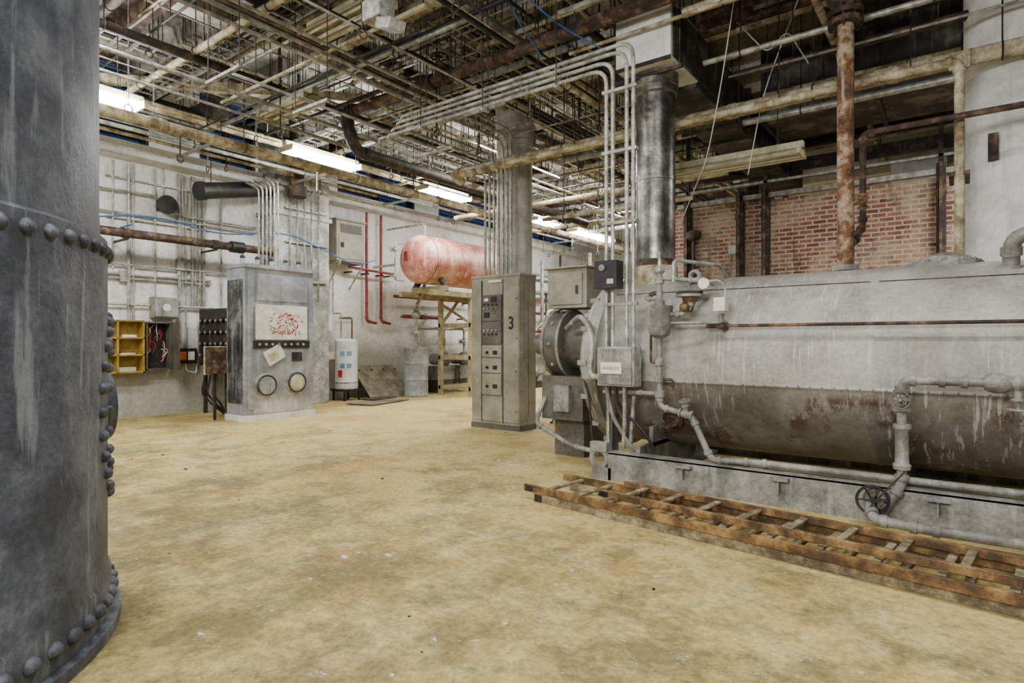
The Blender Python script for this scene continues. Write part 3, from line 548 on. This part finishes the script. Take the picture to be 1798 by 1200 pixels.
b=B('expansion_canister'); b.lathe((-11.5,8.3,1.55),(0,0,1),[(0,.06),(.04,.1),(.35,.1),(.4,.06),(.45,.03)],m_heater,18); b.box(-11.8,-11.5,8.25,8.35,1.5,1.56,m_galv); b.cyl((-11.5,8.3,1.1),(-11.5,8.3,1.55),.02,m_galv,8); b.box(-11.65,-11.38,8.2,8.42,.95,1.12,m_hood); b.cyl((-11.5,8.3,0),(-11.5,8.3,.95),.015,m_galv,8); b.done()
b=B('louvered_starter_box'); b.box(-11.8,-11.3,8.4,9.2,3.2,4.12,m_mcc); b.box(-11.82,-11.26,8.36,9.24,4.12,4.16,m_mcc)
for k in range(7): b.beam((-11.29,8.5,3.86+.03*k),(-11.29,9.1,3.86+.03*k),.02,.01,m_mccd,up=(1,0,1))
b.box(-11.3,-11.285,8.45,9.15,3.25,3.8,m_mcc); b.box(-11.29,-11.28,8.5,8.6,3.5,3.62,m_ink)
for y in(8.45,9.1): b.box(-11.8,-11.25,y,y+.04,3.15,3.19,m_galv); b.beam((-11.25,y+.02,3.15),(-11.78,y+.02,2.6),.03,.03,m_galv)
b.done(.005)
b=B('leaning_steel_plate'); b.M=Matrix.Translation((-11.0,9.9,.01))@Matrix.Rotation(math.radians(-45),4,'Y'); b.box(-.012,.0,-.75,.55,0,1.05,m_floorplate)
for k in range(4): b.cyl((0,-.6+.38*k,.9),(.01,-.6+.38*k,.9),.03,m_brown,10)
b.M=Matrix.Identity(4)
b.done()
b=B('floor_steel_plate'); b.M=Matrix.Translation((-10.3,8.75,0))@Matrix.Rotation(math.radians(12),4,'Z'); b.box(-.35,.35,-.65,.7,.02,.035,m_floorplate); b.box(-.3,-.25,-.5,.5,0,.02,m_brown); b.box(.2,.25,-.5,.5,0,.02,m_brown); b.box(-.5,-.1,.0,.85,.04,.06,m_rust); b.M=Matrix.Identity(4); b.done()
b=B('red_fire_pipes')
for y in(9.5,9.95): b.tube([(-11.6,y,4.5),(-11.6,y,1.85),(-11.6,y+.3,1.8)],.035,m_redpipe,.08,12,1.3)
b.tube([(-11.5,8.9,3.1),(-11.5,10.3,3.05)],.03,m_redpipe); b.tube([(-11.5,10.3,2.5),(-11.5,13.5,2.5)],.04,m_redpipe)
b.tube([(-11.5,10.6,2.0),(-11.5,12,2.0),(-11.5,12,1.2)],.05,m_redpipe,.1,12,1.3); b.valve((-11.5,11.2,2.0),(0,1,0),.04,m_redpipe,(1,0,0))
for y in(9,9.5,9.95,10.2,10.8,11.8,13): b.box(-11.8,-11.52,y-.02,y+.02,2.98 if y<10.5 else 1.98,3.02 if y<10.5 else 2.02,m_brown)
b.box(-11.8,-11.5,13.2,13.3,2.45,2.55,m_brown)
b.done()
b=B('elevated_red_tank')
R=.56; b.lathe((-10.0,9.4,3.25),(0,1,0),[(0,.02),(.02,.2),(.08,.38),(.18,.5),(.3,.555),(.34,R),(3.3,R),(3.4,.5),(3.5,.3),(3.52,.05)],m_red,48)
b.ring((-10,9.76,3.25),(0,1,0),R,.012,m_redpipe,40,5)
b.ring((-10.1,9.5,3.3),(0,1,0),.2,.02,m_redpipe,20,6); b.box(-10.15,-10.05,9.38,9.48,3.2,3.4,m_redpipe)
b.tube([(-10.3,9.5,3.6),(-10.3,9.25,3.6),(-10.3,9.25,2.75),(-10.3,9.5,2.75)],.018,m_galv,.06,8); b.valve((-10.3,9.25,3.45),(0,0,1),.025,m_galv,(-1,0,0)); b.valve((-10.3,9.25,2.85),(0,0,1),.025,m_galv,(-1,0,0))
b.tube([(-10.3,9.25,3.1),(-11.1,9.3,3.1)],.03,m_galv); b.tube([(-10.0,9.9,3.8),(-10.0,9.9,4.1),(-11.3,9.9,4.1)],.025,m_galv,.1,8,1.3)
for y in(10.0,12.2):
    b.box(-10.55,-9.45,y,y+.12,2.5,2.64,m_beigew); b.beam((-10.5,y+.06,2.6),(-10.3,y+.06,2.85),.1,.1,m_brown); b.beam((-9.5,y+.06,2.6),(-9.7,y+.06,2.85),.1,.1,m_brown)
for x in(-10.55,-9.55): b.box(x,x+.1,9.6,13,2.4,2.52,m_beigew)
for x in(-10.55,-9.55):
    for y in(10.9,12.3): b.box(x,x+.1,y,y+.1,0,2.42,m_beigew)
    for z in(.15,.9,1.7): b.box(x+.02,x+.08,10.9,12.4,z,z+.1,m_beigew)
    b.beam((x+.05,10.95,1.75),(x+.05,11.6,2.4),.06,.06,m_beigew); b.beam((x+.05,10.95,2.3),(x+.05,12.3,1.75),.05,.05,m_beigew)
for z in(.15,.9,1.7): b.box(-10.5,-9.5,10.92,10.98,z,z+.1,m_beigew)
b.done()
b=B('grey_steel_drum'); o=(-10.76,10.35,0); b.lathe(o,(0,0,1),[(0,.29),(.03,.3),(.05,.29),(.4,.29),(.41,.3),(.43,.29),(.8,.29),(.81,.3),(.83,.29),(1.16,.29),(1.18,.305),(1.2,.29),(1.19,.27),(1.17,.27)],m_drum,32)
b.tube([(-10.76,10.35,1.15),(-10.76,10.35,2.2),(-10.4,10.2,2.5),(-10.2,10.1,2.75)],.04,m_galv,.1,12,1.3); b.lathe((-10.76,10.35,1.9),(0,0,1),[(0,.05),(.05,.1),(.15,.11),(.2,.06),(.25,.1),(.28,.05)],m_galv,14); b.valve((-10.76,10.35,1.55),(0,0,1),.035,m_galv,(0,-1,0)); b.done()
b=B('condensate_pump_set')
for k,(x,y) in enumerate([(-11.1,11.5),(-11.1,12.3)]):
    b.box(x-.3,x+.3,y-.28,y+.28,.35,.7,m_grey); b.box(x-.28,x-.22,y-.26,y+.26,0,.35,m_mccd); b.box(x+.22,x+.28,y-.26,y+.26,0,.35,m_mccd)
    b.cyl((x-.22,y,.88),(x+.1,y,.88),.15,m_grey,20); b.lathe((x+.1,y,.88),(1,0,0),[(0,.1),(.03,.19),(.14,.2),(.18,.1)],m_mccd,20)
    b.tube([(x+.18,y,1.0),(x+.18,y,1.7),(x-.55,y,1.7)],.03,m_galv,.08,10,1.3); b.valve((x+.18,y,1.35),(0,0,1),.035,m_galv,(0,-1,0),m_redpipe)
b.cyl((-11.3,10.9,1.7),(-11.3,13.6,1.7),.04,m_galv)
b.done()
b=B('header_manifold')
random.seed(11)
for z,r in((1.1,.05),(1.7,.06),(2.3,.05),(3.0,.07),(3.6,.05)): b.cyl((-11.45,13.8,z),(-11.45,20.8,z),r,random.choice([m_galv,m_grey,m_rust,m_redpipe]),12)
for y in(14,15.1,16.2,17,17.9,18.8,19.7):
    z0=random.choice([0,.5,1.1]); z1=random.choice([3.0,3.6,4.4]); b.cyl((-11.35,y,z0),(-11.35,y,z1),.04,random.choice([m_galv,m_grey,m_rust]),10); b.valve((-11.35,y,random.choice([1.4,2.0,2.6])),(0,0,1),.05,m_galv,(1,-.4,0),m_redpipe)
    b.box(-11.8,-11.4,y+.3,y+.34,1.66,1.72,m_brown); b.box(-11.8,-11.4,y+.3,y+.34,2.96,3.02,m_brown)
b.box(-11.7,-11.4,17.5,18.2,.9,1.7,m_mcc)
b.done()
def pumpset(name,x,y,m1,m2):
    b=B(name); b.box(x-.5,x+.5,y-.25,y+.25,0,.18,m_dbrick); b.cyl((x-.42,y,.42),(x,y,.42),.17,m1,20)
    for k in range(6): b.ring((x-.38+.06*k,y,.42),(1,0,0),.175,.008,m1,18,5)
    b.lathe((x+.05,y,.42),(1,0,0),[(0,.1),(.05,.22),(.2,.24),(.28,.15),(.35,.1)],m2,22)
    b.tube([(x+.17,y,.6),(x+.17,y,1.6),(x+.17,y+.5,1.9),(x+.17,y+.5,3.8)],.05,m2,.1,12,1.3); b.valve((x+.17,y,1.05),(0,0,1),.055,m2,(0,-1,0),m_redpipe)
    b.tube([(x+.4,y,.42),(x+.7,y,.42),(x+.7,y,2.2),(x+.7,y+.6,2.4)],.05,m_galv,.1,12,1.3); b.lathe((x+.7,y,1.2),(0,0,1),[(0,.06),(.05,.1),(.2,.1),(.25,.06)],m_cu,14); b.done()
pumpset('circulation_pump',-10.4,14.6,m_grey,m_grey); pumpset('circulation_pump',-9.6,16.4,m_grey,m_redpipe); pumpset('circulation_pump',-8.4,14.0,m_mccd,m_galv)
b=B('feedwater_tank'); b.lathe((-10.4,18.6,.5),(0,0,1),[(0,.2),(.1,.5),(.15,.55),(1.7,.55),(1.8,.45),(1.9,.15)],m_drum,30)
for a in range(4): b.box(-10.4+.42*math.cos(a*PI/2)-.04,-10.4+.42*math.cos(a*PI/2)+.04,18.6+.42*math.sin(a*PI/2)-.04,18.6+.42*math.sin(a*PI/2)+.04,0,.7,m_brown)
b.tube([(-10.4,18.6,2.35),(-10.4,18.6,3.4),(-11.3,18.6,3.4)],.05,m_grey,.1,12,1.3); b.done()
b=B('grey_switchgear_cabinet'); b.box(-9.4,-8.4,18.6,19.3,0,2.1,m_mcc); b.box(-9.38,-8.92,18.58,18.6,.1,2.0,m_mcc); b.box(-8.88,-8.42,18.58,18.6,.1,2.0,m_mcc); b.box(-9.0,-8.97,18.56,18.58,1.0,1.2,m_ink); b.done(.01)
b=B('rear_wall_piping'); b.box(-8.2,-7.2,20.4,20.99,0,2.0,m_mcc); b.cyl((-11.7,20.9,2.4),(-4.6,20.9,2.4),.06,m_grey,12); b.cyl((-11.7,20.9,3.1),(-4.6,20.9,3.1),.06,m_galv,12)
for x in(-10,-8.6,-6.8,-5.8): b.cyl((x,20.9,0.),(x,20.9,4.6),.04,m_grey,10); b.valve((x,20.85,1.5),(0,0,1),.06,m_grey,(0,-1,0),m_redpipe)
b.done()
# ---------------- fluorescent fixtures ----------------
def fixture(name,p0,p1,lit):
    b=B(name); p0=Vector(p0);p1=Vector(p1);d=(p1-p0).normalized();s=Vector((0,0,1)).cross(d)
    if not lit:
        i=b.mi(m_hood); pr=[(-.17,-.05),(-.14,.0),(-.06,.05),(.06,.05),(.14,0),(.17,-.05),(.15,-.05),(.12,-.01),(.05,.03),(-.05,.03),(-.12,-.01),(-.15,-.05)]
        A=[b.v(p0+s*x+Vector((0,0,z))) for x,z in pr]; Bq=[b.v(p1+s*x+Vector((0,0,z))) for x,z in pr]
        for k in range(12): b.face([A[k],A[(k+1)%12],Bq[(k+1)%12],Bq[k]],i)
    b.beam(p0+Vector((0,0,.09)),p1+Vector((0,0,.09)),.1,.08,m_hood)
    for o in((-.13,.0,.13) if lit else (-.07,.07)): b.cyl(p0+s*o+d*.05+Vector((0,0,-.02)),p1+s*o-d*.05+Vector((0,0,-.02)),.042 if lit else .022,m_tube if lit else m_paper,10)
    for q in(p0+d*.03,p1-d*.03): b.beam(q+s*-.18,q+s*.18,.03,.09,m_hood)
    for q in(p0+d*.3,p1-d*.3): b.cyl(q+Vector((0,0,.1)),Vector((q.x,q.y,CEIL-.01)),.007,m_brown,6)
    b.done()
for y0,y1 in((1.6,3.5),(5.65,7.15),(8.8,10.25),(12.8,14.0),(14.8,17.2)): fixture('fluorescent_light',(-9,y0,4.57),(-9,y1,4.57),True)
fixture('fluorescent_fixture_unlit',(-3.25,8.0,3.68),(-1.55,8.0,3.68),False)
fixture('fluorescent_fixture_unlit',(-6.3,4.3,5.05),(-4.9,4.3,5.05),False)
fixture('fluorescent_fixture_unlit',(-8.4,5.0,4.75),(-7.2,5.0,4.75),False)
# ---------------- overhead piping ----------------
def e1(b):
    b.tube([(-7.2,5.7,4.8),(-7.45,5.7,4.8),(-7.5,5.9,4.3),(-7.5,13,4.3)],.09,m_brown,.22,16,1.15)
    for y in(7.5,10,12.5): b.cyl((-7.5,y,4.3),(-7.5,y,CEIL-.01),.008,m_brown,6)
    b.valve((-5.5,5.7,4.8),(1,0,0),.06,m_rust,(0,0,1))
xpipe('rusty_main_pipe',5.7,4.8,.075,-7.2,5.5,m_rust,1.5,e1,18)
xpipe('lagged_steam_pipe',5.0,5.3,.085,-7.2,5.5,m_cream,1.4,None,18)
xpipe('sprinkler_pipe',4.5,5.5,.035,-11.7,5.5,m_brown)
xpipe('sprinkler_pipe',6.2,5.55,.03,-11.7,-3.3,m_galv)
xpipe('overhead_drain_pipe',9.2,4.75,.07,-8.5,-3.3,m_brown)
xpipe('overhead_water_pipe',8.6,4.4,.045,-5.5,5.5,m_galv)
xpipe('overhead_water_pipe',10.4,4.25,.05,-9.5,-3.2,m_cream)
xpipe('overhead_water_pipe',12.0,4.6,.06,-9.5,-3.3,m_brown)
xpipe('overhead_water_pipe',13.5,4.4,.06,-9.5,-4.2,m_cream)
xpipe('overhead_water_pipe',15.5,4.6,.06,-9.5,-4.4,m_galv)
xpipe('overhead_water_pipe',3.7,5.1,.04,-11.7,-2,m_cream)
xpipe('overhead_water_pipe',2.9,5.5,.06,-8.8,2,m_brown)
xpipe('overhead_water_pipe',7.6,5.2,.05,-11,-3.3,m_cream)
xpipe('overhead_water_pipe',8.15,3.35,.03,-5.5,-3.0,m_cream)
xpipe('overhead_gas_pipe',6.6,4.45,.03,-2.3,5.5,m_galv)
xpipe('overhead_gas_pipe',7.7,4.7,.05,-2.3,5.5,m_brown)
xpipe('overhead_gas_pipe',6.0,4.75,.055,-2.3,5.5,m_cream)
ypipe('lagged_return_pipe',-8.72,4.3,.075,-2,20.5,m_cream)
ypipe('overhead_main_pipe',-8.0,5.05,.06,-2,20.5,m_brown)
ypipe('overhead_main_pipe',-6.45,5.05,.05,-2,12,m_cream)
ypipe('overhead_main_pipe',-9.9,4.95,.07,-2,20.5,m_cream)
ypipe('overhead_main_pipe',-10.7,5.3,.05,-2,20.5,m_brown)
ypipe('overhead_main_pipe',-10.3,4.65,.035,-2,20.5,m_galv)
ypipe('overhead_main_pipe',-7.0,5.6,.07,-2,20.5,m_brown)
ypipe('overhead_main_pipe',-4.6,5.25,.06,2,20.5,m_galv)
ypipe('overhead_main_pipe',-4.0,4.6,.04,6,15.8,m_cream)
ypipe('overhead_main_pipe',-3.4,4.9,.05,6,15.8,m_brown)
ypipe('overhead_main_pipe',-1.2,4.85,.04,4,15.8,m_cream)
ypipe('overhead_main_pipe',1.1,5.0,.06,3,15.8,m_brown)
random.seed(21)
b=B('overhead_conduit_runs')
cols=[m_galv,m_galv,m_galv,m_brown,m_cream,m_cream,m_black]
for k in range(130):
    z=random.uniform(4.5,5.9); m=random.choice(cols); r=random.choice([.01,.014,.02,.03])
    if k%2: 
        y=random.uniform(2.0,18); x0=random.uniform(-11.6,-7); x1=random.uniform(-6,-3.3); b.cyl((x0,y,z),(x1,y,z),r,m,8)
        for x in(x0+.2,(x0+x1)/2,x1-.2): b.cyl((x,y,z),(x,y,CEIL-.005),.006,m_brown,5)
    else:
        x=random.uniform(-11.2,-3.3); y0=random.uniform(0,9); y1=y0+random.uniform(4,10); b.cyl((x,y0,z),(x,y1,z),r,m,8)
        for y in(y0+.3,(y0+y1)/2,y1-.3): b.cyl((x,y,z),(x,y,CEIL-.005),.006,m_brown,5)
for k in range(24):
    z=random.uniform(4.4,5.8); y=random.uniform(6.5,15); b.cyl((-2.2,y,z),(5.4,y,z),random.choice([.015,.02,.035]),random.choice(cols),8)
    for x in(-1.5,.7,3): b.cyl((x,y,z),(x,y,CEIL-.005),.006,m_brown,5)
for k in range(18):
    z=random.uniform(4.6,5.9); y=random.uniform(2.2,6); x0=random.uniform(-6,-3); b.cyl((x0,y,z),(5.4,y,z),random.choice([.012,.02,.03]),random.choice(cols),8)
    for x in(x0+.3,-.7,2.2): b.cyl((x,y,z),(x,y,CEIL-.005),.006,m_brown,5)
b.done()
def tray(name,axis,c,z,a0,a1,w=.35):
    b=B(name); n=int((a1-a0)/.22)
    for s in(-w/2,w/2):
        if axis=='x': b.box(a0,a1,c+s-.012,c+s+.012,z,z+.08,m_galv)
        else: b.box(c+s-.012,c+s+.012,a0,a1,z,z+.08,m_galv)
    for k in range(n):
        q=a0+.1+.22*k
        if axis=='x': b.box(q,q+.025,c-w/2,c+w/2,z+.01,z+.03,m_galv)
        else: b.box(c-w/2,c+w/2,q,q+.025,z+.01,z+.03,m_galv)
        if k%7==2:
            for s in(-w/2,w/2):
                p=(q,c+s) if axis=='x' else (c+s,q); b.cyl((p[0],p[1],z),(p[0],p[1],CEIL-.01),.007,m_brown,5)
    for k in range(3):
        s=-w/4+k*w/4
        if axis=='x': b.cyl((a0,c+s,z+.05),(a1,c+s,z+.05),.018,m_black if k else m_cream,8)
        else: b.cyl((c+s,a0,z+.05),(c+s,a1,z+.05),.018,m_black if k else m_cream,8)
    b.done()
tray('cable_tray','x',4.05,5.25,-11.5,-3.8); tray('cable_tray','x',6.75,5.1,-11.0,-3.4); tray('cable_tray','y',-5.2,5.4,2.5,15,.4); tray('cable_tray','y',-9.35,5.5,1.0,19,.4); tray('cable_tray','x',11.2,5.0,-9.4,-3.6)
b=B('strut_hangers')
for y in(2.4,4.8,7.0,9.4,11.6,14,16.4):
    b.box(-10.9,-9.4,y,y+.04,4.55,4.59,m_galv)
    for x in(-10.85,-9.45): b.cyl((x,y+.02,4.55),(x,y+.02,CEIL-.005),.008,m_brown,6)
for k in range(190):
    x=random.uniform(-11,-3.4); y=random.uniform(3,18); z=random.uniform(4.2,5.4); b.cyl((x,y,z),(x,y,CEIL-.005),random.choice([.007,.009,.012]),random.choice([m_brown,m_brown,m_galv]),5); b.ring((x,y,z-.05),random.choice([(1,0,0),(0,1,0)]),.05,.01,m_brown,12,5)
for k in range(14):
    x=random.uniform(-10.5,-3.6); y=random.uniform(3.5,15); z=random.uniform(4.7,5.6); w=random.uniform(.4,1.1)
    b.box(x,x+w,y,y+.04,z,z+.04,m_hood)
    for q in(x+.03,x+w-.03): b.cyl((q,y+.02,z),(q,y+.02,CEIL-.005),.008,m_brown,5)
b.done()
b=B('steel_roof_beams')
for y in(3.4,8.3,13.2,18):
    b.box(-11.8,5.65,y-.01,y+.01,5.65,5.97,m_rust); b.box(-11.8,5.65,y-.08,y+.08,5.63,5.66,m_rust); b.box(-11.8,5.65,y-.08,y+.08,5.95,5.98,m_rust)
b.beam((-10.9,3.0,5.35),(-7.2,7.2,5.35),.12,.14,m_cream); b.beam((-11.2,2.2,5.2),(-9.4,2.2,5.2),.3,.3,m_brown); b.beam((-11.4,4.9,5.2),(-9.8,5.0,5.2),.28,.28,m_brown)
b.done()
b=B('security_floodlight'); b.box(-4.65,-4.4,3.75,3.95,4.45,4.65,m_galv); b.cyl((-4.5,3.85,4.65),(-4.5,3.85,CEIL-.005),.012,m_galv,8); b.beam((-4.45,3.85,4.4),(-4.2,3.8,4.3),.18,.1,m_galv); b.done(.01)
b=B('loose_overhead_cables')
b.tube([(-1.9,6.4,5.0),(-2.1,6.6,4.2),(-2.4,7.0,3.5),(-3.3,8.5,3.1)],.006,m_paper,.3,6); b.tube([(-1.4,7.5,5.6),(-1.9,7.5,4.3),(-2.1,7.6,3.4)],.006,m_paper,.3,6)
b.tube([(-3.9,4.9,6.1),(-3.8,5.2,5.1),(-3.3,5.3,4.6),(-2.9,5.35,4.3)],.008,m_blue,.3,6); b.tube([(-4.2,4.9,6.1),(-3.95,5.2,5.0),(-3.6,5.3,4.4)],.008,m_blue,.3,6)
b.tube([(-2.0,6.8,4.9),(-1.7,6.9,4.5),(-1.5,6.9,4.7),(-1.3,6.95,4.3)],.008,m_galv,.1,6)
b.done()
# ---------------- ladders ----------------
def ladder(name,o,ang,L,w,rh,rt,mr,mrg,sp=.3,z=0):
    b=B(name); b.M=Matrix.Translation(o)@Matrix.Rotation(ang,4,'Z')
    for y in(0,w-rt): b.box(0,L,y,y+rt,z,z+rh,mr)
    x=.2
    while x<L-.1:
        b.box(x,x+.045,rt,w-rt,z+rh*.4,z+rh*.75,mrg); x+=sp
    for y in(-.004,w): 
        for x in(.02,L-.12): b.box(x,x+.08,y-.002,y+.006,z+.005,z+rh-.005,m_black)
    b.M=Matrix.Identity(4); b.done(.004)
ladder('weathered_ladder',(-2.90,4.14,0),math.radians(-5.9),5.0,.54,.07,.035,m_woodg,m_woodg)
ladder('wooden_extension_ladder',(-3.0,4.15,.072),math.radians(-6.9),4.7,.56,.06,.028,m_wood,m_woodg)
ladder('wooden_ladder_section',(-2.3,4.17,.134),math.radians(-7.0),4.3,.40,.05,.025,m_wood,m_woodg,.3)
b=B('floor_debris'); random.seed(9)
for k in range(60):
    x=random.uniform(-8,-1); y=random.uniform(1.2,9); s=random.uniform(.006,.022)
    b.box(x,x+s*random.uniform(.6,2.5),y,y+s,0,s*.5,random.choice([m_paper,m_brown,m_black,m_hood]))
b.done()
# ---------------- lights ----------------
def area(n,loc,size,sy,e,rot=(0,0,0),col=(1,1,.99)):
    l=bpy.data.lights.new(n,'AREA'); l.shape='RECTANGLE'; l.size=size; l.size_y=sy; l.energy=e; l.color=col
    o=bpy.data.objects.new(n,l); o.location=loc; o.rotation_euler=rot; bpy.context.scene.collection.objects.link(o)
area('fill_light',(-3,1.6,5.6),2.4,.5,110)  # area lights added as fill to brighten the room, without modelled fixtures
area('fill_light',(.5,2.6,5.6),2.4,.5,280)
area('fill_light',(-7,1,5.4),.5,2.4,360)
area('fill_light',(-1,-2.5,3.2),3,1,430,(math.radians(97),0,math.radians(20)))
area('fill_light',(-6.7,9.5,4.9),.3,3,320)
area('fill_light',(-7.5,15,4.9),.5,3,380)
area('fill_light',(1.5,9,4.3),2,.3,200)
w=bpy.data.worlds.new('World'); bpy.context.scene.world=w; w.use_nodes=True
w.node_tree.nodes['Background'].inputs[0].default_value=(1,1,1,1); w.node_tree.nodes['Background'].inputs[1].default_value=.9
# ---------------- camera ----------------
cam=bpy.data.cameras.new('Camera'); co=bpy.data.objects.new('Camera',cam); bpy.context.scene.collection.objects.link(co)
cam.sensor_width=36; cam.lens=21.0; co.location=(0,0,1.35); co.rotation_euler=(PI/2,0,math.radians(37)); cam.clip_start=.05
bpy.context.scene.camera=co
